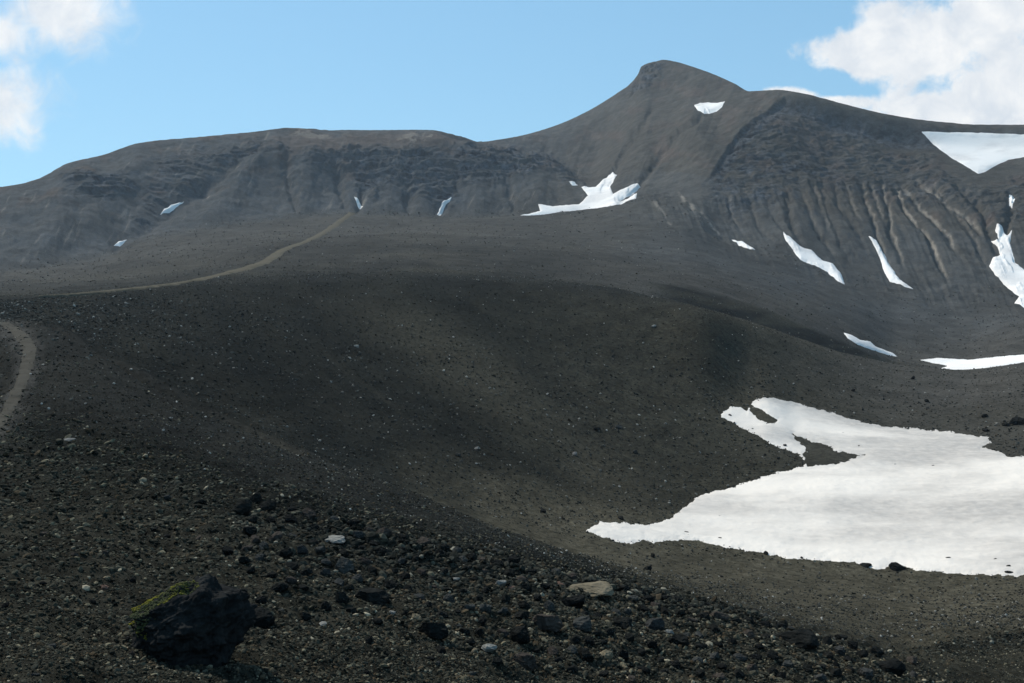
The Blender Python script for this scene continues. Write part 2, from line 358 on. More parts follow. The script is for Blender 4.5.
def land_mat():
    m, nt, b = new_mat('volcanic_land'); n = N(nt)
    P = n.coord()
    big = n.noise(P, .012, 6, .6); mid = n.noise(P, .11, 8, .62); fine = n.noise(P, 1.6, 14, .82); tiny = n.noise(P, 11, 8, .8); crk = n.noise(P, .16, 9, .78, .6)
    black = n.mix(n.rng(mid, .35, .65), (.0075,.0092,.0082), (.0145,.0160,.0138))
    brown = n.mix(n.rng(fine, .35, .65), (.074,.065,.044), (.118,.104,.073))
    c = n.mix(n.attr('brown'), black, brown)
    ash = n.mix(n.rng(mid, .35, .65), (.053,.0495,.043), (.081,.0755,.066))
    c = n.mix(n.attr('ash'), c, ash)
    rock = n.mix(n.rng(crk, .40, .60), (.016,.021,.026), (.092,.099,.106))
    cool = n.mix(n.rng(mid, .35, .65), (.055,.061,.064), (.082,.088,.091))
    c = n.mix(n.attr('cool'), c, cool)
    red = n.mix(n.rng(mid, .4, .6), (.075,.058,.049), (.10,.082,.070))
    c = n.mix(n.attr('rust'), c, red)
    c = n.mix(n.attr('crag'), c, rock)
    pale = n.mix(n.rng(fine, .4, .6), (.19,.165,.135), (.28,.245,.20))
    c = n.mix(n.attr('pale'), c, pale)
    # grains of different tone
    vd = n.nt.nodes.new('ShaderNodeSeparateColor'); n.nt.links.new(n.vor(P, 6.5), vd.inputs[0])
    near_tone = n.rng(vd.outputs[1], 0, 1, .6, 1.45)
    near = n.attr('near')
    c = n.mix(n.math('MULTIPLY', n.rng(fine, .67, .75, 0, .6), n.attr('speck')), c, (.12,.112,.095))
    tone = n.rng(fine, .32, .68, .42, 1.6)
    tone = n.math('MULTIPLY', tone, n.rng(tiny, .35, .65, .6, 1.42))
    tone = n.math('MULTIPLY', tone, n.rng(crk, .3, .7, .72, 1.28))
    tone = n.math('MULTIPLY', tone, n.rng(big, .3, .7, .82, 1.2))
    tn = n.nt.nodes.new('ShaderNodeMix'); tn.data_type = 'FLOAT'; n._set(tn.inputs[0], near); n._set(tn.inputs[2], 1.0); n._set(tn.inputs[3], near_tone)
    tone = n.math('MULTIPLY', tone, tn.outputs[0])
    cv = n.nt.nodes.new('ShaderNodeCombineColor')
    for k in range(3): n._set(cv.inputs[k], tone)
    c = n.mix(1.0, c, cv.outputs[0], 'MULTIPLY')
    nt.links.new(c, b.inputs['Base Color']); b.inputs['Roughness'].default_value = .95
    b1 = n.bump(fine, .55, .9)
    bn = nt.nodes.new('ShaderNodeBump'); bn.inputs['Strength'].default_value = .6; bn.inputs['Distance'].default_value = .10
    nt.links.new(tiny, bn.inputs['Height']); nt.links.new(b1, bn.inputs['Normal'])
    nt.links.new(bn.outputs[0], b.inputs['Normal'])
    return m

def stone_mat(name, dark, light, attr=False):
    m, nt, b = new_mat(name); n = N(nt); P = n.coord()
    k = n.noise(P, 2.2 if not attr else 14, 8, .65)
    if attr:
        c = n.mix(1.0, n.attr('tint', 'Color'), n.mix(n.rng(k, .3, .7), (.6,.6,.6), (1.35,1.35,1.35)), 'MULTIPLY')
    else:
        oi = nt.nodes.new('ShaderNodeObjectInfo')
        c = n.mix(n.rng(k, .32, .68), dark, light)
        c = n.mix(1.0, c, n.mix(oi.outputs['Random'], (.8,.8,.82), (1.2,1.18,1.13)), 'MULTIPLY')
    nt.links.new(c, b.inputs['Base Color']); b.inputs['Roughness'].default_value = .93
    nt.links.new(n.bump(k, .5, .12 if not attr else .01), b.inputs['Normal'])
    return m

def snow_mat(name, clean, grey):
    m, nt, b = new_mat(name); n = N(nt); P = n.coord()
    mp = nt.nodes.new('ShaderNodeMapping'); nt.links.new(P, mp.inputs[0]); mp.inputs['Scale'].default_value = (.022, .035, .035)
    a = n.noise(mp.outputs[0], 1.0, 6, .6); f = n.noise(P, .9, 8, .65)
    dirt_and_shade = n.math('MULTIPLY', n.rng(a, .40, .60, 0, 1, True), n.rng(f, .25, .6, .5, 1))  # broad grey patches: dirt plus soft cloud shade put into the snow colour
    c = n.mix(dirt_and_shade, clean, grey)
    sp = n.noise(P, 3.5, 5, .7)
    c = n.mix(n.rng(sp, .66, .74, 0, .5), c, (.34,.32,.30))
    nt.links.new(c, b.inputs['Base Color']); b.inputs['Roughness'].default_value = .75
    nt.links.new(n.bump(f, .25, .35), b.inputs['Normal'])
    return m

def path_mat(name, dark, light):
    m, nt, b = new_mat(name); n = N(nt); P = n.coord()
    k = n.noise(P, 1.5, 9, .68); g = n.noise(P, .25, 4, .6)
    c = n.mix(n.rng(k, .3, .7), dark, light)
    nt.links.new(c, b.inputs['Base Color']); b.inputs['Roughness'].default_value = .95
    nt.links.new(n.bump(k, .4, .15), b.inputs['Normal'])
    return m
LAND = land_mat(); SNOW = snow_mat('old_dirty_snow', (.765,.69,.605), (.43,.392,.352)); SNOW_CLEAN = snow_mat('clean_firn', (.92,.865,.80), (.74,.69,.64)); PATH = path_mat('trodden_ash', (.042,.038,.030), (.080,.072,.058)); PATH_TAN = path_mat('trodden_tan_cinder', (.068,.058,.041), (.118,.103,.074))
M_DARK = stone_mat('black_lava', (.007,.0075,.007), (.022,.0225,.0205))
M_GREY = stone_mat('grey_lava', (.026,.027,.026), (.066,.066,.060))
M_BROWN = stone_mat('brown_lava', (.030,.025,.021), (.075,.062,.052))
M_PALE = stone_mat('pale_stone', (.14,.135,.12), (.27,.26,.235))
M_TAN = stone_mat('tan_stone', (.14,.115,.075), (.26,.215,.145))
M_RED = stone_mat('reddish_stone', (.09,.055,.042), (.18,.115,.09))
M_SCREE = stone_mat('mixed_scree', None, None, True)

# ------------------------------------------------------------------ the land as three sheets that share their cut lines
nz = lambda sx, sy, seed, o=3: fbm(PX / sx, PY / sy, o, seed)
ash = .18 * sstep(7.7, 8.2, KR + .2 * nz(60, 12, 201)) + .32 * sstep(8.2, 10.4, KR + .5 * nz(60, 12, 202)) + .35 * sstep(10.2, 12.2, KR + .6 * nz(80, 16, 203))
ash = np.maximum(ash, .8 * sstep(440, 640, PX) * sstep(7.9, 9.6, KR + .4 * nz(60, 12, 204)))                       # lighter ash beyond the crest
ash = np.maximum(ash, .9 * sstep(700, 960, PX + 40 * nz(60, 30, 203)) * sstep(7.0, 7.6, KR))
ash = np.where(KR > 12, np.maximum(ash, sstep(12, 12.5, KR)), ash)
ash = np.where((KR > 8.7) & (KR < 10.2), ash * (1 - .85 * sstep(640, 680, PX) * (1 - sstep(880, 930, PX)) * sstep(8.8, 9.1, KR) * (1 - sstep(9.95, 10.15, KR))), ash)  # shade of the bank turned from the sun, put into the ash mask
# streaks of brown cinder run down the bowl, lower-right
su = (PX * .80 - PY * 1.0); sv = PX + PY
strk = fbm(su / 46, sv / 330, 4, 210, .6)
brown = .20 * sstep(-.2, .5, strk + .25 * nz(14, 10, 212)) * sstep(4.6, 5.2, KR) * (1 - sstep(7.6, 8.1, KR)) * sstep(230, 360, PX)
brown = np.maximum(brown, .42 * np.exp(-((su - 6 + 18 * nz(40, 40, 223)) / 48) ** 2) * sstep(5, 5.8, KR) * (1 - sstep(7.2, 7.9, KR)))
kb = KR + .5 * nz(26, 10, 217) + .25 * nz(7, 4, 221); lo_ = 4.25 - 1.0 * sstep(560, 720, PX)
brown = np.maximum(brown, .9 * sstep(-.7, .5, kb - lo_) * (1 - sstep(5.2, 6.2, KR)) * sstep(330, 560, PX + 50 * nz(50, 30, 222)) * (.85 + .35 * nz(30, 12, 214)))
brown = np.maximum(brown, sstep(2.4, 3.2, KR) * (KR < 5) * sstep(840, 930, PX + 20 * nz(30, 20, 215)) * (.8 + .3 * nz(20, 9, 216)))
brown = np.maximum(brown, .34 * sstep(4.9, 5.6, KR) * (1 - sstep(7.6, 8.4, KR)) * sstep(400, 640, PX + 30 * nz(30, 20, 224)) * (.9 + .6 * nz(16, 9, 225)))
brown = np.maximum(brown, .5 * sstep(5.6, 7, KR) * (KR < 8.6) * sstep(600, 760, PX))
brown = np.maximum(brown, .04 + .18 * nz(70, 40, 218)) * (KR < 9)
brown = np.where(KR < 3.2, np.maximum(brown, .36 * (1 - sstep(2.5, 3.2, KR)) * (.9 + .5 * nz(40, 14, 274))), brown)
brown = np.maximum(brown, .35 * sstep(8.2, 9, KR) * (KR < 12) * sstep(-.1, .4, nz(120, 14, 219)))
brown = np.clip(brown, 0, 1)
NP = [(-60,316),(-20,318),(4,324),(20,335),(29,350),(27,365),(20,384),(12,402),(2,420),(-14,440),(-50,470)]
gl_ = np.full_like(PX, 99.); gl_[:i0] = gd
brown = np.maximum(brown, .55 * np.exp(-(gl_ / 4) ** 2) * sstep(200, 260, PX) * (np.abs(KR - 4) < .9) * (.7 + .6 * nz(12, 8, 281)))
ash = np.maximum(ash, .22 * sstep(3.05, 3.4, KR) * (KR < 4.02) * (1 - sstep(420, 620, PX)))
dust = np.zeros_like(PX); ii = np.where((KR > 2.4) & (KR < 4.3) & (PX < 120) & front)
dust[ii] = np.clip(np.exp(-(line_sd(PX[ii] + 5 * gnoise(PX[ii] / 7, PY[ii] / 7, 260), PY[ii], NP) / 15) ** 2) * (1.1 + .5 * gnoise(PX[ii] / 5, PY[ii] / 5, 261)), 0, 1)
ash = np.maximum(ash, dust)
rust = np.zeros_like(PX)
rust[sl] = np.clip(.75 * sstep(.0, .5, nz(34, 16, 220)[sl]) * (KR[sl] > 13.2) * (KR[sl] < 16.3), 0, 1)
rust = np.maximum(rust, .8 * region([(262,140),(300,130),(350,132),(440,134),(470,142),(430,150),(380,148),(330,158),(290,150)], 6))
rust = np.maximum(rust, .6 * region([(760,118),(800,110),(840,122),(830,140),(790,135)], 8))
rock0 = np.zeros_like(PX); rock0[sl] = scarp
band = region([(738,160),(752,148),(790,150),(820,158),(850,166),(820,174),(780,172),(745,172)], 6)
band = np.maximum(band, .8 * region([(712,178),(740,172),(780,180),(800,195),(770,205),(735,212),(716,200)], 8))
rock = np.clip(np.maximum(np.maximum(crag, .34 * face), .95 * band) + .8 * summit, 0, 1)
rn = fbm(PX / 13, PY / 7, 4, 230)
rock = np.clip(rock * (.52 + 1.9 * rn), 0, 1); rock = np.maximum(rock, .8 * rock0)
pale = np.zeros_like(PX)
g_up = (1 - sstep(235, 285, PY[sl])) * sstep(170, 200, PY[sl])
pale[sl] = gully_p * 1.0 * sstep(-.5, .1, nz(9, 9, 240)[sl])
pale[sl] = np.maximum(pale[sl], left_m * .5 * sstep(.15, .55, fbm((P_ + .6 * Q_) / 5, (Q_ - .4 * P_) / 22, 3, 241)) * sstep(-.1, .3, nz(40, 24, 243)[sl]))
pale = np.maximum(pale, .55 * region([(280,134),(340,131),(352,136),(330,140)], 4) * (rn > 0))
pale = np.maximum(pale, .5 * region([(394,140),(420,132),(440,134),(425,142),(405,150)], 4) * (rn > .05))
for ln, w in (([(652,203),(660,210),(667,219),(672,226)], 1.6), ([(678,193),(690,206),(704,217),(718,228)], 1.8), ([(210,190),(206,196),(202,200)], 1.5)):
    ii = np.where(MT & front); pp = np.zeros_like(PX)
    pp[ii] = np.exp(-(line_sd(PX[ii] + 4 * gnoise(PX[ii] / 8, PY[ii] / 8, 246), PY[ii], ln) / w) ** 2); pale = np.maximum(pale, .75 * pp * sstep(-.35, .15, nz(6, 6, 245)))
cool = .85 * sstep(11.8, 12.6, KR) * (1 - sstep(430, 640, PX + 60 * nz(40, 20, 270))) * (.8 + .4 * nz(30, 16, 271))  # blue-grey rock tone with the left mountain's haze put into the colour
cool = np.clip(np.maximum(cool, .5 * sstep(10.5, 11.5, KR) * (KR < 13) * sstep(560, 700, PX) * (.6 + .6 * nz(60, 30, 272))), 0, 1)
ash = np.maximum(ash, .55 * sstep(720, 900, PX + 30 * nz(40, 20, 273)) * sstep(6.0, 6.8, KR) * (KR < 9))
near = 1 - sstep(14, 40, Rg)
speck = sstep(25, 60, Rg) * (1 - sstep(350, 600, Rg)) * (.6 + .5 * nz(60, 30, 250))
speck = np.clip(speck, 0, 1)
ATT = dict(cool=cool, ash=ash, brown=brown, rust=rust, crag=rock, pale=pale, near=near, speck=speck)
def sheet(name, k0, k1):
    r0 = np.searchsorted(krow, k0); r1 = min(np.searchsorted(krow, k1), NR - 1)
    V = np.stack([Xg[r0:r1+1], Yg[r0:r1+1], Zt[r0:r1+1]], -1).reshape(-1, 3)
    n = r1 - r0 + 1
    i = np.arange(n - 1)[:, None] * NC; j = np.arange(NC - 1)[None]
    q = np.stack([i + j, i + j + 1, i + NC + j + 1, i + NC + j], -1).reshape(-1, 4)[:, ::-1]
    # winding: bearings grow clockwise seen from above
    V2 = V
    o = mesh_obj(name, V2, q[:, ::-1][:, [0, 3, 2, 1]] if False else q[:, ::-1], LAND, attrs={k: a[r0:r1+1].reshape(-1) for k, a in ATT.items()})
    return tag(o, kind='structure')
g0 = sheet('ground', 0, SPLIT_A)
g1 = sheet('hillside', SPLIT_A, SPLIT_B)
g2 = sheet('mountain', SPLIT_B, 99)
for o in (g0, g1, g2):          # normals up
    if o.data.polygons[len(o.data.polygons)//2].normal.z < 0: o.data.flip_normals()

# ------------------------------------------------------------------ footpaths
def path_strip(pts, width_px, kmin, kmax, lift, mat):
    P = np.array(pts, float); d = np.r_[0, np.cumsum(np.hypot(*np.diff(P, axis=0).T))]
    t = np.linspace(0, d[-1], int(d[-1] * 1.2)); cx = pchip1(d, P[:, 0], t); cy = pchip1(d, P[:, 1], t)
    uv = [find(x, y, kmin, kmax) for x, y in zip(cx, cy)]
    C = np.array([ground(np.array([a]), np.array([b]))[0] for a, b in uv])
    for _ in range(3): C[1:-1] = (C[:-2] + 2 * C[1:-1] + C[2:]) / 4
    T = np.gradient(C[:, :2], axis=0); T /= np.linalg.norm(T, axis=1)[:, None] + 1e-9
    Nn = np.stack([T[:, 1], -T[:, 0]], 1)
    r = np.hypot(C[:, 0], C[:, 1]); n = 9
    s = np.linspace(-1, 1, n); V = np.zeros((len(C), n, 3)); al = np.arange(len(C))
    width_px = np.interp(np.linspace(0, 1, len(C)), np.linspace(0, 1, len(width_px)), width_px)
    w = width_px * r / F * (1 + .3 * fbm(al / 9., al * 0., 2, 300))
    for k, q in enumerate(s):
        jit = .25 * fbm(al / 5., al * 0. + k * 3, 2, 301) * abs(q)
        xy = C[:, :2] + Nn * (w * (q + jit))[:, None] * .5
        th = np.arctan2(xy[:, 0], xy[:, 1]); v = col_of(th); rr = np.hypot(xy[:, 0], xy[:, 1])
        u = np.array([np.interp(a, Rg[:, int(round(b))], np.arange(NR)) for a, b in zip(rr, v)])
        G = ground(u, v); V[:, k, :2] = xy; V[:, k, 2] = G[:, 2] + lift * (1 - 1.6 * abs(q) ** 3)
    i = np.arange(len(C) - 1)[:, None] * n; j = np.arange(n - 1)[None]
    q = np.stack([i + j, i + j + 1, i + n + j + 1, i + n + j], -1).reshape(-1, 4)
    o = mesh_obj('path', V.reshape(-1, 3), q, mat)
    if o.data.polygons[0].normal.z < 0: o.data.flip_normals()
    return tag(o, kind='structure')
path_strip(NP, [13, 13], 2.6, 4.05, .04, PATH)
path_strip([(40,297.5),(68,296),(120,291),(178,284),(225,274),(267,261),(283,250),(305,242),(325,232),(342,220),(352,213)], [5, 12, 18, 23, 20, 11, 8], 6.5, 12.4, .35, PATH_TAN)

# ------------------------------------------------------------------ snow
def blur(A, n):
    for _ in range(n):
        A = A.copy(); A[1:-1] = (A[:-2] + 2 * A[1:-1] + A[2:]) / 4; A[:, 1:-1] = (A[:, :-2] + 2 * A[:, 1:-1] + A[:, 2:]) / 4
    return A
Zs = blur(Zt, 10)              # snow smooths the ground under it
Zs[i0:] = blur(Zs[i0:], 40)
PXS, PYS = project(Xg, Yg, Zs)
def snow(outer, holes, label, T, kmin, kmax, wid=3.0, wobble=1.3, seed=0, sub=2, group='snow patches on the volcano'):
    O = np.array(outer, float); pad = 4; T = T if T < .3 else T * .6
    x0, x1 = O[:, 0].min() - pad, O[:, 0].max() + pad; y0, y1 = O[:, 1].min() - pad, O[:, 1].max() + pad
    r0, r1 = np.searchsorted(krow, kmin), min(np.searchsorted(krow, kmax), NR - 2)
    sel = (PXS[r0:r1] > x0) & (PXS[r0:r1] < x1) & (PYS[r0:r1] > y0) & (PYS[r0:r1] < y1) & front
    rr = np.where(sel.any(1))[0]; cc = np.where(sel.any(0))[0]
    u = np.arange(rr[0] + r0 - 1, rr[-1] + r0 + 1.01, 1 / sub); v = np.arange(cc[0] - 1, cc[-1] + 1.01, 1 / sub)
    U, Vv = np.meshgrid(u, v, indexing='ij')
    B = ground(U.ravel(), Vv.ravel(), Zs).reshape(*U.shape, 3)
    Bt = ground(U.ravel(), Vv.ravel(), Zt).reshape(*U.shape, 3)
    px, py = project(B[..., 0], B[..., 1], B[..., 2])
    sd = poly_sd(px, py, O)
    for h in holes: sd = np.minimum(sd, -poly_sd(px, py, np.array(h, float)))
    sd = sd + wobble * fbm(px / 12 + seed, py / 5, 5, 400 + seed, .68)
    r = np.hypot(B[..., 0], B[..., 1]); m = r / F
    inn = np.clip(sd, 0, None)
    h = T * (1 - np.exp(-inn / wid)) + np.clip(sd, -4, 0) * .55 * T / wid * 1.0
    h += .10 * T * gnoise(B[..., 0] / 26, B[..., 1] / 26, 420 + seed) * sstep(2, 20, sd)
    hb = sstep(0, 6 if T < .3 else 2.6, sd)
    z = (Bt[..., 2] * (1 - hb) + np.maximum(B[..., 2], Bt[..., 2]) * hb) + h - .04 * T
    keep = sd > -3.2
    q = keep[:-1, :-1] & keep[1:, :-1] & keep[:-1, 1:] & keep[1:, 1:]
    n = U.shape[1]; i, j = np.where(q)
    fc = np.stack([i*n + j, i*n + j + 1, (i+1)*n + j + 1, (i+1)*n + j], -1)
    used = np.unique(fc); mp = np.full(U.size, -1); mp[used] = np.arange(len(used))
    V = np.stack([B[..., 0], B[..., 1], z], -1).reshape(-1, 3)[used]
    o = mesh_obj('snow_patch', V, mp[fc], SNOW if T < .3 else SNOW_CLEAN)
    if np.mean([o.data.polygons[t].normal.z for t in range(0, len(o.data.polygons), max(1, len(o.data.polygons)//50))]) < 0: o.data.flip_normals()
    return tag(o, label, 'snow patch', group)
BIG_SNOW = [(720.5,417),(723,411),(731,406),(741,407.5),(747,411),(752,402.5),(758,398.5),(768,397),(782,399.5),(804,405),(833,413),(858,420.5),(883,426),(921,429),(947,431),(969,435),(989,437.5),(991,443),(982,447),(994,450),(1007,456),(1024,456.5),(1080,458),(1110,500),(1110,560),(1080,576),(1024,576),(968,574),(920,571),(893,565.5),(879,570),(858,564),(787,558),(725,547),(690,539),(654.5,543),(644,540.6),(630.5,543),(606.6,539),(585,531),(600,522),(624,522.5),(648,525),(668,520),(690,503),(700,495),(735,486),(770,475),(803,466.5),(806,463),(803,457),(790,451),(770,444),(765,440),(755,434),(740,427)]
snow(BIG_SNOW,
     [[(747,404),(760,409),(777,419.5),(774,423),(760,420.5),(752,413)], [(793,434),(807.6,440),(826.5,445),(839,452),(864.5,455),(852,459),(836,464),(807.6,466),(803,456),(806,448),(795,438.5)]],
     'large dirty white snowfield lying in the bottom of the near bowl', .13, 4.2, 7.95, 4, 3.6, 1)
snow([(920,360),(937,358),(958,359),(971,359.6),(992,357),(1024,354.5),(1060,352),(1060,360),(1024,362),(1002,366.5),(982,370.5),(954,373),(944,374),(939,369),(947,366),(937,364)], [],
     'long flat snow strip in the valley just behind the bowl rim', 1.0, 8.5, 11.4, 1.6, .8, 2)
snow([(843,332),(852,335),(860,340),(870,341.5),(876,346.6),(893,353),(898,357),(886,354.5),(872,350),(858.6,345),(848,339)], [],
     'thin curved sliver of snow at the end of the dark valley bank', .8, 9.9, 12, 1.2, .6, 3, 3)
snow([(783,232),(790,237),(800,246),(812,250),(822,260),(833,263),(842,275),(845,285),(838,282),(828,272),(815,266),(800,260),(793,250),(785,240)], [],
     'broad snow tongue in the left gully below the craggy crater face', 2.0, 11.2, 14, 2, .8, 4, 3)
snow([(868,236),(876,240),(884,252),(889,263),(900,280),(914,289),(905,287),(890,281),(884,272),(880,258),(874,246)], [],
     'narrow snow tongue in the middle gully of the craggy face', 1.8, 11.2, 14, 1.6, .7, 5, 3)
snow([(990,238),(998.7,241.7),(995,231),(997,226),(1002,227),(1007,235),(1012,231),(1010,245),(1015,262),(1024,270),(1050,280),(1060,312),(1024,308),(1014,303),(1019,297),(1008,288),(996,276),(989,266),(993,258),(1000,254),(997,247)], [],
     'branching snow gully at the right end of the craggy face', 2.0, 11.2, 14.2, 1.8, .7, 6, 3)
snow([(1009,195),(1013,194),(1015,200),(1012,206),(1009,203)], [], 'tiny snow spot above the branching snow gully', 1.2, 12.5, 15, 1.2, .3, 7, 4)
snow([(921,132),(960,133),(1024,135),(1060,136),(1060,160),(1024,157),(1008,160),(995,166),(985,172),(978,174),(970,169),(955,160),(940,150),(932,142)], [],
     'smooth snowfield on the shelf under the crater rim', 1.2, 13.2, 16, 2.2, .6, 8, 3)
snow([(694,106),(700,103),(712,102),(725,102),(722,107),(712,112),(704,114),(697,111)], [], 'small oval snow patch high beside the summit', 2.4, 14.2, 16, 1.6, .5, 9, 4)
snow([(519,216),(540,211),(538,204),(552,206),(579,204),(588,195.5),(581,187),(596,187),(603,180),(613,172),(617,175),(610,187),(613,194),(637,183.5),(641,185),(634,192),(620,200.6),(637,194),(636,199),(613,206.5),(559,212),(531,216.7)], [],
     'forked snow patch in the hollow between the long ridge and the summit cone', 2.2, 11.6, 15, 1.5, .5, 10, 3)
snow([(568,181),(574,182),(578,185),(572,185)], [], 'tiny snow fleck left of the forked snow patch', 1.3, 12, 15, 1.2, .2, 11, 4)
snow([(437,214),(439,207.5),(446,199),(453,197),(446,204),(441,214)], [], 'small upright snow sliver under the blue grey crags', 1.6, 11.8, 14.5, 1.2, .3, 12, 4)
snow([(354,198),(360.5,201),(363,207),(358,206)], [], 'tiny snow fleck at the head of the footpath', 1.4, 11.8, 14.5, 1.2, .2, 13, 4)
snow([(160,214.5),(164,209),(174,204),(184.6,201),(178,206),(167.5,213)], [], 'slanting bright snow streak on the left mountain slope', 1.8, 11.8, 15, 1.4, .3, 14, 4)
snow([(113.5,245),(118,241),(127,239.5),(120,245.5)], [], 'tiny snow spot at the foot of the left mountain slope', 1.4, 11.2, 14, 1.2, .2, 15, 4)
snow([(731,239),(742,241),(755,250),(747,249)], [], 'short thin snow streak on the ash slope left of the gullies', 1.4, 10.8, 14, 1.2, .3, 16, 4)

# ------------------------------------------------------------------ stones
def ico(sub):
    import bmesh
    bm = bmesh.new(); bmesh.ops.create_icosphere(bm, subdivisions=sub, radius=1)
    V = np.array([v.co[:] for v in bm.verts]); Fc = np.array([[v.index for v in f.verts] for f in bm.faces]); bm.free(); return V, Fc
def noise3(V, s, seed):
    return (gnoise(V[:,0]*s+seed, V[:,1]*s, seed) + gnoise(V[:,1]*s+5, V[:,2]*s+seed, seed+1) + gnoise(V[:,2]*s-seed, V[:,0]*s+9, seed+2)) / 1.7
def rock_shape(sub, seed, cuts=9, rough=.08, flat=.7, lump=.18):
    rg = np.random.default_rng(seed); V, Fc = ico(sub)
    V = V * (1 + lump * noise3(V, 1.3, seed))[:, None]
    for _ in range(cuts):
        d = rg.normal(size=3); d /= np.linalg.norm(d); c = rg.uniform(.55, .9)
        e = V @ d - c; V = V - np.clip(e, 0, None)[:, None] * d[None] * .92
    V = V * (1 + rough * noise3(V, 4, seed + 20) + rough * .6 * noise3(V, 9, seed + 30))[:, None]
    V = V * np.array([1, rg.uniform(.75, 1), flat * rg.uniform(.8, 1.15)])
    V /= np.abs(V[:, 0]).max()
    return V, Fc
SMALL = [rock_shape(1, 500 + k, 5, .05, .75) for k in range(10)]
BIGS = [rock_shape(4, 600 + k, 11, .10, .72, .28) for k in range(8)]
SCREE = [(.026,.027,.023), (.048,.047,.040), (.075,.072,.060), (.062,.050,.036), (.15,.14,.115), (.34,.315,.27)]
def palette(n, pal, w):
    i = RNG.choice(len(pal), n, p=np.array(w) / sum(w)); c = np.array(pal)[i] * RNG.uniform(.65, 1.4, (n, 1)); return np.c_[c, np.ones(n)]
def scatter(name, u, v, size, tint, label, sink=.3):
    G = ground(u, v); n = len(u)
    Vs, Fs, Ts = [], [], []; off = 0
    pick = RNG.integers(0, len(SMALL), n)
    for k, (V, Fc) in enumerate(SMALL):
        ii = np.where(pick == k)[0]
        if len(ii) == 0: continue
        a = RNG.uniform(0, 2*math.pi, len(ii)); ca, sa = np.cos(a), np.sin(a)
        tx, ty = RNG.normal(0, .3, (2, len(ii)))
        W = V[None] * size[ii][:, None, None] * .5 * RNG.uniform(.7, 1.25, (len(ii), 1, 3))
        x = W[..., 0] * ca[:, None] - W[..., 1] * sa[:, None]; y = W[..., 0] * sa[:, None] + W[..., 1] * ca[:, None]
        z = W[..., 2] + x * tx[:, None] + y * ty[:, None]
        A = np.stack([x, y, z], -1) + G[ii][:, None]; A[..., 2] += (size[ii] * (.5 * .55 - sink * .5))[:, None]
        Vs.append(A.reshape(-1, 3)); m = len(V)
        Fs.append((Fc[None] + (np.arange(len(ii)) * m)[:, None, None] + off).reshape(-1, 3)); off += len(ii) * m
        Ts.append(np.repeat(tint[ii], m, 0))
    o = mesh_obj(name, np.concatenate(Vs), np.concatenate(Fs), M_SCREE, smooth=False, colors={'tint': np.concatenate(Ts)})
    return tag(o, label, 'gravel', kind='stuff')
def off_snow(u, v, keep_share=.015):
    G = ground(u, v); px, py = project(G[:, 0], G[:, 1], G[:, 2])
    return (poly_sd(px, py, BIG_SNOW) < 1.0) | (RNG.uniform(0, 1, len(u)) < keep_share)
def rows_of(k): return float(np.searchsorted(krow, k))
def plaw(n, lo, hi, e=2.2):
    q = RNG.uniform(0, 1, n); return (lo ** (1-e) + q * (hi ** (1-e) - lo ** (1-e))) ** (1 / (1-e))
cA, cB = NF0 + 10., NC - NF0 - 10.
DARK = [(.010,.011,.010), (.023,.024,.021), (.040,.0395,.033), (.040,.032,.023), (.085,.080,.062), (.18,.165,.135)]
# near gravel
n = 165000
u = RNG.uniform(rows_of(.75), rows_of(4.1), n); v = RNG.uniform(cA, cB, n)
r = ground(u, v)[:, :2]; r = np.hypot(r[:, 0], r[:, 1])
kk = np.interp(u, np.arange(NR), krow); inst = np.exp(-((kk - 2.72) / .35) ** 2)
px_s = plaw(n, 1.5, 7.0, 2.9) * (1 - .45 * sstep(2.9, 3.5, kk)) * (1 + .6 * inst * sstep(200, 420, np.interp(v, np.arange(NC), 512 + F * np.tan(np.clip(TH, -1.2, 1.2)))))
keep = RNG.uniform(0, 1, n) < 1 - .72 * sstep(2.85, 3.5, kk)
u, v, r, px_s = u[keep], v[keep], r[keep], px_s[keep]
G_ = ground(u, v); gx, gy = project(G_[:, 0], G_[:, 1], G_[:, 2])
beyond = sstep(-25, 45, gx - (705 + 2.65 * (gy - 600)) + RNG.normal(0, 18, len(gx))) * (kk[keep] > 1.2)
k2_ = RNG.uniform(0, 1, len(u)) > .55 * beyond; u, v, r, px_s, beyond = u[k2_], v[k2_], r[k2_], px_s[k2_], beyond[k2_]
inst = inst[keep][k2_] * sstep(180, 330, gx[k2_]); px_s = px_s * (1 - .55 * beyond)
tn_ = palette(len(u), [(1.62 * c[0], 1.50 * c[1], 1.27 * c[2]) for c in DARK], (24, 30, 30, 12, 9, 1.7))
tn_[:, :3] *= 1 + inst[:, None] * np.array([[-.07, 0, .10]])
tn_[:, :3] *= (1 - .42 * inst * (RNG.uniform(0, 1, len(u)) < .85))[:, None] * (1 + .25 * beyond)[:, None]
scatter('gravel', u, v, px_s * r / F, tn_, 'dark volcanic gravel covering the near slope')
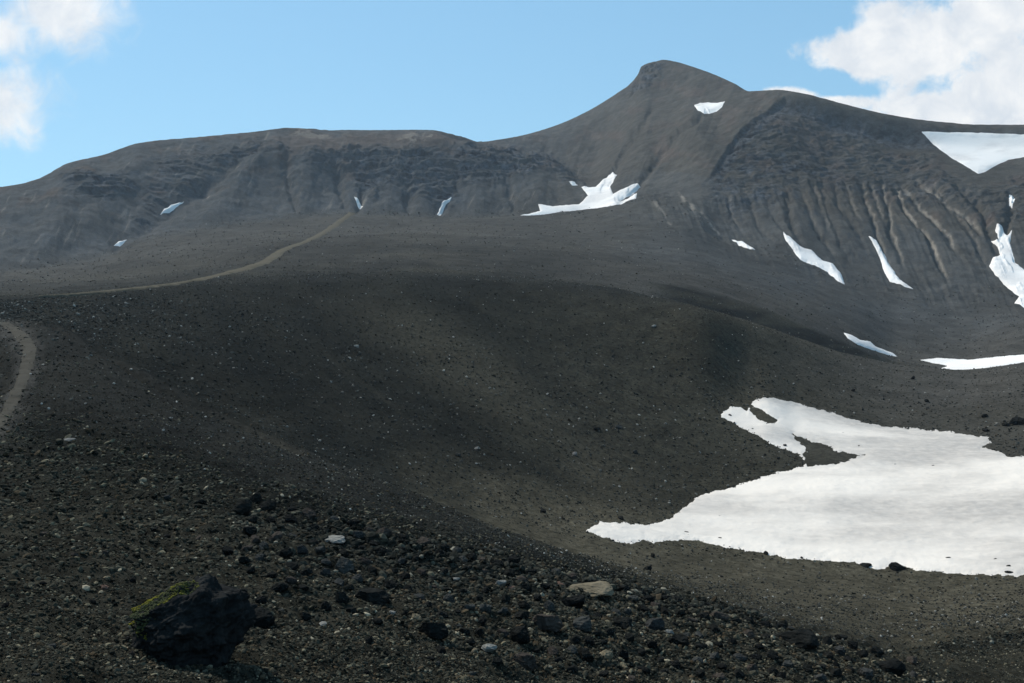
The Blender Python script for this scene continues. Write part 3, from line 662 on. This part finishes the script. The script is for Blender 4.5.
# scree on the ridge, the bowl and beyond
n = 60000
u = RNG.uniform(rows_of(3.1), rows_of(9.4), n); v = RNG.uniform(cA, cB, n)
k_ = off_snow(u, v); u, v = u[k_], v[k_]; n = len(u)
r = ground(u, v)[:, :2]; r = np.hypot(r[:, 0], r[:, 1])
kk = np.interp(u, np.arange(NR), krow); px_s = plaw(n, 1.1, 3.4, 3.4) * (1 - .5 * sstep(6.8, 8.2, kk)) * (1 - .45 * sstep(8.2, 9.4, kk))
scatter('scree', u, v, px_s * r / F, palette(len(u), SCREE, (34, 30, 14, 9, 6, 3)), 'thin scatter of small stones over the bowl and its far slope', .25)
n = 12000
u = RNG.uniform(rows_of(8.05), rows_of(12.3), n); v = RNG.uniform(cA, cB, n)
r = ground(u, v)[:, :2]; r = np.hypot(r[:, 0], r[:, 1])
scatter('distant_scree', u, v, plaw(n, .7, 2.0, 3.2) * r / F, palette(n, SCREE, (6, 20, 34, 20, 18, 2)), 'faint scatter of stones on the far ash plateau', .25)

PROTO = {}
def proto(k, mat):
    key = (k, mat.name)
    if key not in PROTO:
        V, Fc = BIGS[k]
        o = mesh_obj('stone', V, Fc, mat, smooth=False)
        PROTO[key] = [o, False]
    p = PROTO[key]
    if not p[1]: p[1] = True; return p[0]
    c = p[0].copy(); COL.objects.link(c); return c
MARKS = []
def place(px, py, w, hratio, mat, label=None, cat='stone', group=None, kmin=.6, kmax=8.2, k=None, name='stone', sink=.28, rz=None, tilt=.15):
    f = find(px, py, kmin, kmax)
    if f is None: return None
    G = ground(np.array([f[0]]), np.array([f[1]]))[0]; r = math.hypot(G[0], G[1])
    s = w * r / F / 2
    o = proto(random.randrange(len(BIGS)) if k is None else k, mat); o.name = name
    o.rotation_euler = (random.gauss(0, tilt), random.gauss(0, tilt), random.uniform(0, 6.28) if rz is None else rz)
    o.scale = (s, s * random.uniform(.8, 1.05), s * hratio)
    o.location = (G[0], G[1], G[2] + s * hratio * .7 * (1 - 2 * sink))
    tag(o, label, cat, group); return o
# stones one could point at
UNIQUE = [
 (596,594,54,.50,M_TAN,'flat tan topped slab standing out on the lip of the near slope'),
 (333,541,30,.35,M_PALE,'pale thin slab catching light above a dark overhang'),
 (370,601,40,.6,M_DARK,'wide low black lava block left of the cream pebble'),
 (432,637,36,.85,M_DARK,'black rounded lava block below the cream pebble'),
 (519,640,22,1.2,M_DARK,'upright black lava knob right of a pale chunk'),
 (800,647,52,.7,M_DARK,'long low black lava block at the lower right lip'),
 (890,672,34,.8,M_DARK,'black lava block at the lowest right end of the rubble'),
 (227,553,16,.9,M_DARK,'black stone on the gravel just above the mossy boulder'),
 (416,619,12,.8,M_TAN,'small cream pebble lying between black lava blocks'),
 (488,650,20,.7,M_PALE,'pale grey chunk at the foot of the black knob'),
 (605,658,19,.7,M_TAN,'yellowish tan stone low in the rubble'),
 (670,634,13,.7,M_PALE,'small rounded pale grey stone at the right of the rubble'),
 (107,579,11,.6,M_TAN,'small orange tan stone left of the mossy boulder'),
 (104,588,9,.6,M_RED,'small pinkish stone below the orange tan one'),
 (500,585,13,.8,M_PALE,'pale block on the rubble edge beside a reddish chip'),
 (511,589,12,.5,M_RED,'flat reddish chip on the rubble edge'),
 (559,585,11,.5,M_RED,'pinkish flat stone left of the tan topped slab'),
 (71,441,16,.4,M_PALE,'flat white slab on the ridge below the footpath bend'),
 (323,625,14,.6,M_PALE,'pale flat stone on open gravel right of the mossy boulder'),
 (572,606,30,.8,M_DARK,'dark pitted block under the left end of the tan topped slab'),
 (545,628,36,.8,M_BROWN,'brown black wedge of lava above the black knob'),
 (655,629,24,.8,M_GREY,'rounded blue grey stone beside the pale grey one'),
 (455,580,10,.6,M_PALE,'little pale stone high on the rubble slope'),
 (418,598,16,.5,M_GREY,'grey stone with a bright top edge right of the low block'),
]
# on the bowl slope and the snow
UNIQUE2 = [
 (618,428,9,.7,M_GREY,'grey rock alone on the middle of the bowl slope'),
 (635,453,8,.8,M_GREY,'pale topped rock below the lone grey rock'),
 (597,430,8,.7,M_DARK,'dark flat rock left of the lone grey rock'),
 (458,456,8,.8,M_GREY,'grey rock low on the left of the bowl slope'),
 (575,455,7,.8,M_PALE,'pale rock in the middle of the lower bowl slope'),
 (477,449,6,.7,M_PALE,'whitish stone right of the low left bowl rock'),
 (357,347,6,.8,M_PALE,'whitish stone on the upper left bowl slope'),
 (654,327,6,.7,M_PALE,'white stone just below the hill crest'),
 (543,512,9,.8,M_DARK,'dark rock left of the tip of the big snowfield'),
 (621,519,10,.5,M_DARK,'dark flat rock at the upper edge of the snowfield tip'),
 (653,557,8,.9,M_DARK,'dark rock on the brown cinder below the snowfield tip'),
 (648,570,9,.8,M_DARK,'dark rock halfway between snowfield tip and rubble'),
 (867,566,13,.45,M_DARK,'flat dark rock at the front edge of the big snowfield'),
 (766,554,7,.7,M_DARK,'black stone on the front snow edge near the left'),
 (686,533,6,.6,M_DARK,'small dark stone lying on the snow near its tip'),
 (720,539,6,.6,M_DARK,'small dark stone on the snow right of the tip'),
 (948,559,9,.5,M_DARK,'dark stone lying on the snow below its far right corner'),
 (996,560,6,.6,M_DARK,'small dark stone on the snow near the right picture edge'),
 (1008,567,9,.4,M_DARK,'flat dark stone at the snow edge in the far right'),
 (1008,573,9,.5,M_DARK,'dark stone on the lowest right rim of the snow'),
 (897,569,18,.5,M_DARK,'dark rock heap biting into the front snow edge'),
 (1017,424,16,.7,M_DARK,'black rock cluster beside the upper right snow edge'),
 (1006,426,9,.8,M_DARK,'black rock just left of the upper right rock cluster'),
 (985,431,10,.5,M_DARK,'dark stone at the upper right corner of the snow'),
 (927,402,6,.9,M_DARK,'black stone on the grey slope above the snowfield'),
 (913,379,7,.8,M_DARK,'black stone at the crest above the valley snow strip'),
 (985,417,7,.8,M_DARK,'black stone above the upper right corner of the snow'),
 (853,391,6,.8,M_DARK,'black stone above the middle of the snowfield'),
 (730,416,4,.8,M_DARK,'tiny dark stone in the left lobe of the snowfield'),
 (785,446,5,.8,M_DARK,'tiny dark stone on the narrow snow neck'),
]
for (px, py, w, h, m, lab) in UNIQUE:
    sl_ = 'slab' in lab or 'flat' in lab
    place(px, py, w, h * (1.0 if sl_ else 1.15), m, lab, kmax=3.9 if py > 440 else 4.2, tilt=.08, rz=random.uniform(-.4, .4) if w > 20 else None)
    MARKS.append((px, py, lab))
for (px, py, w, h, m, lab) in UNIQUE2:
    place(px, py, w, h * 1.15, m, lab, kmin=4.05, kmax=8.3, tilt=.1)
# unnamed rubble: a stone's label says where it lies among the ones above
SHORT = [((600,592),'the tan topped slab'),((333,541),'the pale thin slab'),((370,601),'the wide low black block'),((416,619),'the cream pebble'),
         ((519,640),'the upright black knob'),((800,647),'the long low black block'),((605,658),'the yellowish tan stone'),((670,634),'the rounded pale grey stone'),
         ((107,579),'the orange tan stone'),((195,615),'the mossy boulder'),((890,672),'the lowest black block'),((455,580),'the little pale stone'),((71,441),'the flat white slab'),
         ((227,553),'the black stone above the boulder'),((700,608),'the right rubble lip')]
def lip(x): return float(np.interp(x, [200,300,400,500,600,700,800,880], [488,512,535,560,582,605,633,655]))
taken = [(a[0], a[1], a[2] * .7) for a in UNIQUE] + [(195,620,75)]
def free(px, py, w):
    for x, y, q in taken:
        if math.hypot(px - x, (py - y) * 1.3) < (q + w) * .55: return False
    taken.append((px, py, w * .6)); return True
cnt = 0; tries = 0
TONE = {M_DARK.name: 'black', M_GREY.name: 'grey', M_BROWN.name: 'brownish', M_PALE.name: 'pale', M_TAN.name: 'tan'}
while cnt < 235 and tries < 5000:
    tries += 1
    if cnt < 190:
        px = random.uniform(240, 915); d = abs(random.gauss(0, 1)) * 36; py = lip(px) + d
        w = min(35, 9 + random.paretovariate(1.6) * 4)
        mat = random.choices([M_DARK, M_GREY, M_BROWN], [9, 2, 1.2])[0]
        hr = random.uniform(.75, 1.15)
    else:
        px = random.uniform(5, 840); py = random.uniform(max(455, lip(max(px, 200)) - 10), 678)
        w = 6 + random.paretovariate(2.4) * 2.6
        mat = random.choices([M_DARK, M_GREY, M_BROWN, M_PALE, M_TAN], [6, 3, 2, .5, .4])[0]
        if mat in (M_PALE, M_TAN): w = min(w, 9)
        hr = random.uniform(.55, 1)
    if py > 681 or w > 36 or not free(px, py, w): continue
    (lx, ly), nm = min(SHORT, key=lambda s: math.hypot(s[0][0] - px, 1.3 * (s[0][1] - py)))
    dx, dy = px - lx, (py - ly) * 1.5
    rel = ('right of' if dx > 0 else 'left of') if abs(dx) > abs(dy) else ('in front of' if dy > 0 else 'behind')
    size = 'large' if w > 20 else 'medium' if w > 12 else 'small'
    far = 'close' if math.hypot(dx, dy) < 40 else 'well'
    if rel == 'behind' and far == 'well': far = 'some way'
    if rel == 'in front of' and far == 'well': far = 'some way'
    lab = f"{size} {'flattish ' if hr < .75 else ''}{TONE[mat.name]} lava stone {far} {rel} {nm}"
    o = place(px, py, w, hr, mat, lab, group='lava stones of the near slope', kmax=3.9)
    if o: cnt += 1

# ------------------------------------------------------------------ the mossy boulder
B = at(189, 655, .8, 2.6); rB = math.hypot(B[0], B[1]); mB = rB / F
boulder = bpy.data.objects.new('boulder', None); COL.objects.link(boulder)
boulder.location = B + np.array([0, 0, -10 * mB]); boulder.rotation_euler = (0, 0, math.atan2(-B[0], B[1]))
tag(boulder, 'big black lava boulder with yellow green moss on its upper left edge', 'boulder')
V, Fc = ico(7)
D = V.copy()
# outline seen from the front: long left shoulder rising to a blunt top on the right
ang = np.arctan2(D[:, 2], D[:, 0])
A = np.radians([-180,-150,-120,-90,-60,-30,-12,0,15,30,45,60,75,90,105,120,135,150,165,180])
RR = np.array([57,55,56,56,55,57,58,58,60,60,58,57,54,50,49,48,50,54,57,57]) 
fr = np.interp(ang, A, RR)
cyl = np.hypot(D[:, 0], D[:, 2])
rad = fr * cyl + 48 * (1 - cyl)
V = D * rad[:, None]
V[:, 2] *= .93
V[:, 0] *= 1 - .10 * np.clip(V[:, 2] / 45, -1, 1)
rg = np.random.default_rng(77)
for _ in range(16):
    d = rg.normal(size=3); d /= np.linalg.norm(d); c = rg.uniform(40, 52)
    V = V - np.clip(V @ d - c, 0, None)[:, None] * d * .75
# diagonal grooves and lumps like clotted lava
g = V[:, 0] * -.55 + V[:, 2] * 1.0
V = V * (1 + .055 * (1 - 2 * np.abs(gnoise(g / 17, V[:, 1] / 60 + V[:, 0] / 90, 701))) + .085 * noise3(V / 22, 1, 702) + .10 * noise3(V / 15, 1, 709) + .05 * np.abs(noise3(V / 6, 1, 710)) + .045 * noise3(V / 9, 1, 704) + .028 * noise3(V / 4, 1, 705) + .030 * noise3(V / 2.2, 1, 706) + .016 * noise3(V / 1.0, 1, 707))[:, None]
up = np.clip(V[:, 2] / 40, 0, 1)
V[:, 2] *= 1 - up * (.42 * np.clip((-V[:, 0] + 8) / 55, 0, 1) + .30 * np.clip((V[:, 0] - 24) / 36, 0, 1))
V[:, 0] *= 1.06; V[:, 2] += 37
Vb = V * mB
m, nt, b_ = new_mat('boulder_lava'); n_ = N(nt); P = n_.coord(); k1 = n_.noise(P, 9, 10, .7); k2 = n_.noise(P, 45, 4, .6)
nt.links.new(n_.mix(n_.rng(k1, .3, .7), (.008,.008,.008), (.032,.032,.030)), b_.inputs['Base Color']); b_.inputs['Roughness'].default_value = .95
nt.links.new(n_.bump(k2, .6, .012), b_.inputs['Normal'])
rockpart = mesh_obj('rock', Vb, Fc, m, boulder)
# moss cushions: little lumps seated on the upper left edge
m, nt, b_ = new_mat('moss'); n_ = N(nt); P = n_.coord(); k1 = n_.noise(P, 30, 6, .6); k0 = n_.noise(P, 6, 3, .5)
mc = n_.mix(n_.rng(k1, .35, .65), (.085,.078,.014), (.25,.215,.026)); mc = n_.mix(n_.rng(k0, .42, .58), mc, (.06,.064,.032))
nt.links.new(mc, b_.inputs['Base Color']); b_.inputs['Roughness'].default_value = 1
me = rockpart.data; nn = np.zeros(len(Vb) * 3, np.float32); me.vertices.foreach_get('normal', nn); nn = nn.reshape(-1, 3)
pxl = Vb / mB
cand = np.where((nn[:, 2] > .02) & (pxl[:, 0] > -57) & (pxl[:, 0] < 10) & (pxl[:, 2] > 36) & (pxl[:, 1] > -24) & (pxl[:, 1] < 12))[0]
mk = fbm(pxl[cand, 0] / 14, pxl[cand, 1] / 14, 3, 720)
cand = cand[mk > -.22 + .22 * sstep(-30, 8, pxl[cand, 0])]
ch = RNG.choice(cand, 1000)
pc = Vb[ch]; near_ = np.linalg.norm(pc[:, None] - pc[None], axis=2) < .034
lab_ = np.arange(len(ch))                                         # keep the one continuous cushion
for _ in range(60): lab_ = np.where(near_, lab_[None], 10**6).min(1)
ch = ch[lab_ == np.bincount(lab_).argmax()]
Vm, Fm = ico(1); Vs = []; Fs = []
for q, i in enumerate(ch):
    s = random.uniform(.004, .011); W = Vm * s * np.array([1, 1, .75]) * (1 + .3 * noise3(Vm, 2, 730 + q % 40))[:, None]
    Vs.append(W + Vb[i] + nn[i] * s * .25); Fs.append(Fm + q * len(Vm))
mesh_obj('moss', np.concatenate(Vs), np.concatenate(Fs), m, boulder)

# ------------------------------------------------------------------ camera, light, sky, air
cam = bpy.data.cameras.new('camera'); co = bpy.data.objects.new('camera', cam); COL.objects.link(co)
cam.sensor_width = 36; cam.lens = F / 1024 * 36; cam.clip_end = 9000; cam.clip_start = .05
co.rotation_euler = (math.pi / 2 - PITCH, 0, 0); SC.camera = co

SUN = Vector((-.46, .50, .74)).normalized()
ld = bpy.data.lights.new('sun', 'SUN'); lo = bpy.data.objects.new('sun', ld); COL.objects.link(lo)
ld.energy = 4.3; ld.angle = math.radians(.5); ld.color = (1, .945, .855)
lo.rotation_euler = SUN.to_track_quat('Z', 'Y').to_euler(); lo.location = (-50, 50, 80)

w = bpy.data.worlds.new('World'); SC.world = w; w.use_nodes = True; nt = w.node_tree; nt.nodes.clear(); n = N(nt)
out = nt.nodes.new('ShaderNodeOutputWorld'); bg = nt.nodes.new('ShaderNodeBackground'); nt.links.new(bg.outputs[0], out.inputs[0])
sky = nt.nodes.new('ShaderNodeTexSky'); sky.sky_type = 'NISHITA'; sky.sun_disc = False
sky.sun_elevation = math.asin(SUN.z); sky.sun_rotation = math.atan2(SUN.x, SUN.y); sky.altitude = 1200; sky.air_density = 1.0; sky.dust_density = .3; sky.ozone_density = 2.0
SKY_K = .13
bg.inputs[1].default_value = SKY_K
tc = nt.nodes.new('ShaderNodeTexCoord'); sx = nt.nodes.new('ShaderNodeSeparateXYZ'); nt.links.new(tc.outputs['Generated'], sx.inputs[0])
ys = n.math('MAXIMUM', sx.outputs[1], .05)
U = n.math('DIVIDE', sx.outputs[0], ys); Vv = n.math('DIVIDE', sx.outputs[2], ys)
cv = nt.nodes.new('ShaderNodeCombineXYZ'); nt.links.new(U, cv.inputs[0]); nt.links.new(Vv, cv.inputs[1])
def uv_of(px, py):
    th, te = ray(px, py); t = math.tan(th); return t, te / math.cos(th)
def blob(px, py, a, b):
    u0, v0 = uv_of(px, py)
    x = n.math('MULTIPLY', n.math('SUBTRACT', U, u0), F / a); y = n.math('MULTIPLY', n.math('SUBTRACT', Vv, v0), F / b)
    return n.math('SUBTRACT', 1.0, n.math('SQRT', n.math('ADD', n.math('MULTIPLY', x, x), n.math('MULTIPLY', y, y))))
def union(bl):
    r = bl[0]
    for b in bl[1:]: r = n.math('SMOOTH_MAX', r, b, .25)
    return r
n1 = n.math('ADD', n.math('MULTIPLY', n.noise(cv.outputs[0], 13, 3, .5, .2), .62), n.math('MULTIPLY', n.noise(cv.outputs[0], 42, 12, .66, .15), .38)); n2 = n.math('ADD', n.math('MULTIPLY', n.noise(cv.outputs[0], 10, 3, .5, .4), .6), n.math('MULTIPLY', n.noise(cv.outputs[0], 30, 10, .65, .6), .4))
R_ = union([blob(930,45,98,60), blob(866,54,62,36), blob(1005,85,90,85), blob(960,112,115,34), blob(1000,15,90,45), blob(795,96,42,12), blob(835,102,50,12)])
for hole in (blob(978,62,34,20), blob(1006,108,22,26), blob(848,84,42,16), blob(940,112,18,9)):
    R_ = n.math('SUBTRACT', R_, n.rng(hole, -.5, .8, 0, .34, True))
R_ = n.math('ADD', R_, n.math('MULTIPLY', n.math('SUBTRACT', n1, .5), 2.1))
cr = n.rng(R_, .0, .38, 0, .97, True)
L_ = union([blob(62,14,90,44), blob(0,35,55,40), blob(4,98,62,52)])
L_ = n.math('ADD', L_, n.math('MULTIPLY', n.math('SUBTRACT', n2, .5), 3.0))
cl = n.rng(L_, -.1, .85, 0, .94, True)
cd = n.math('MAXIMUM', cr, cl); cd = n.math('MULTIPLY', cd, n.math('GREATER_THAN', sx.outputs[1], .06))
gm_ = nt.nodes.new('ShaderNodeGamma'); gm_.inputs[1].default_value = .45; nt.links.new(n.mix(1.0, sky.outputs[0], (1.16,1.22,1.12), 'MULTIPLY'), gm_.inputs[0])
skyc = n.mix(1.0, gm_.outputs[0], (1.44,2.25,2.80), 'MULTIPLY')
n3 = n.noise(cv.outputs[0], 22, 8, .6, .3)
white = n.mix(n.rng(n3, .35, .65), (.76 / SKY_K, .81 / SKY_K, .87 / SKY_K), (1.02 / SKY_K, 1.02 / SKY_K, 1.01 / SKY_K))
nt.links.new(n.mix(cd, skyc, white), bg.inputs[0])

# thin mountain air: one closed box around everything
top = float(max(Zt.max(), 5) + 6); bot = float(Zt.min() - 1)
S = 1760
hv = np.array([(x, y, z) for z in (bot, top) for y in (-S, S) for x in (-S, S)], float)
hf = np.array([(0,2,3,1),(4,5,7,6),(0,1,5,4),(2,6,7,3),(0,4,6,2),(1,3,7,5)])
m = bpy.data.materials.new('air'); m.use_nodes = True; nt = m.node_tree; nt.nodes.clear()
mo = nt.nodes.new('ShaderNodeOutputMaterial'); pv = nt.nodes.new('ShaderNodeVolumePrincipled'); nt.links.new(pv.outputs[0], mo.inputs['Volume'])
pv.inputs['Color'].default_value = (.80,.90,1,1); pv.inputs['Density'].default_value = .00010; pv.inputs['Anisotropy'].default_value = .2
hz = mesh_obj('haze', hv, hf, m, smooth=False); tag(hz, 'thin bluish mountain air', 'haze', kind='stuff')

SC.view_settings.view_transform = 'Standard'; SC.view_settings.look = 'None'
SC.view_settings.exposure = 0; SC.view_settings.gamma = 1; SC.view_settings.use_curve_mapping = False
print('done')
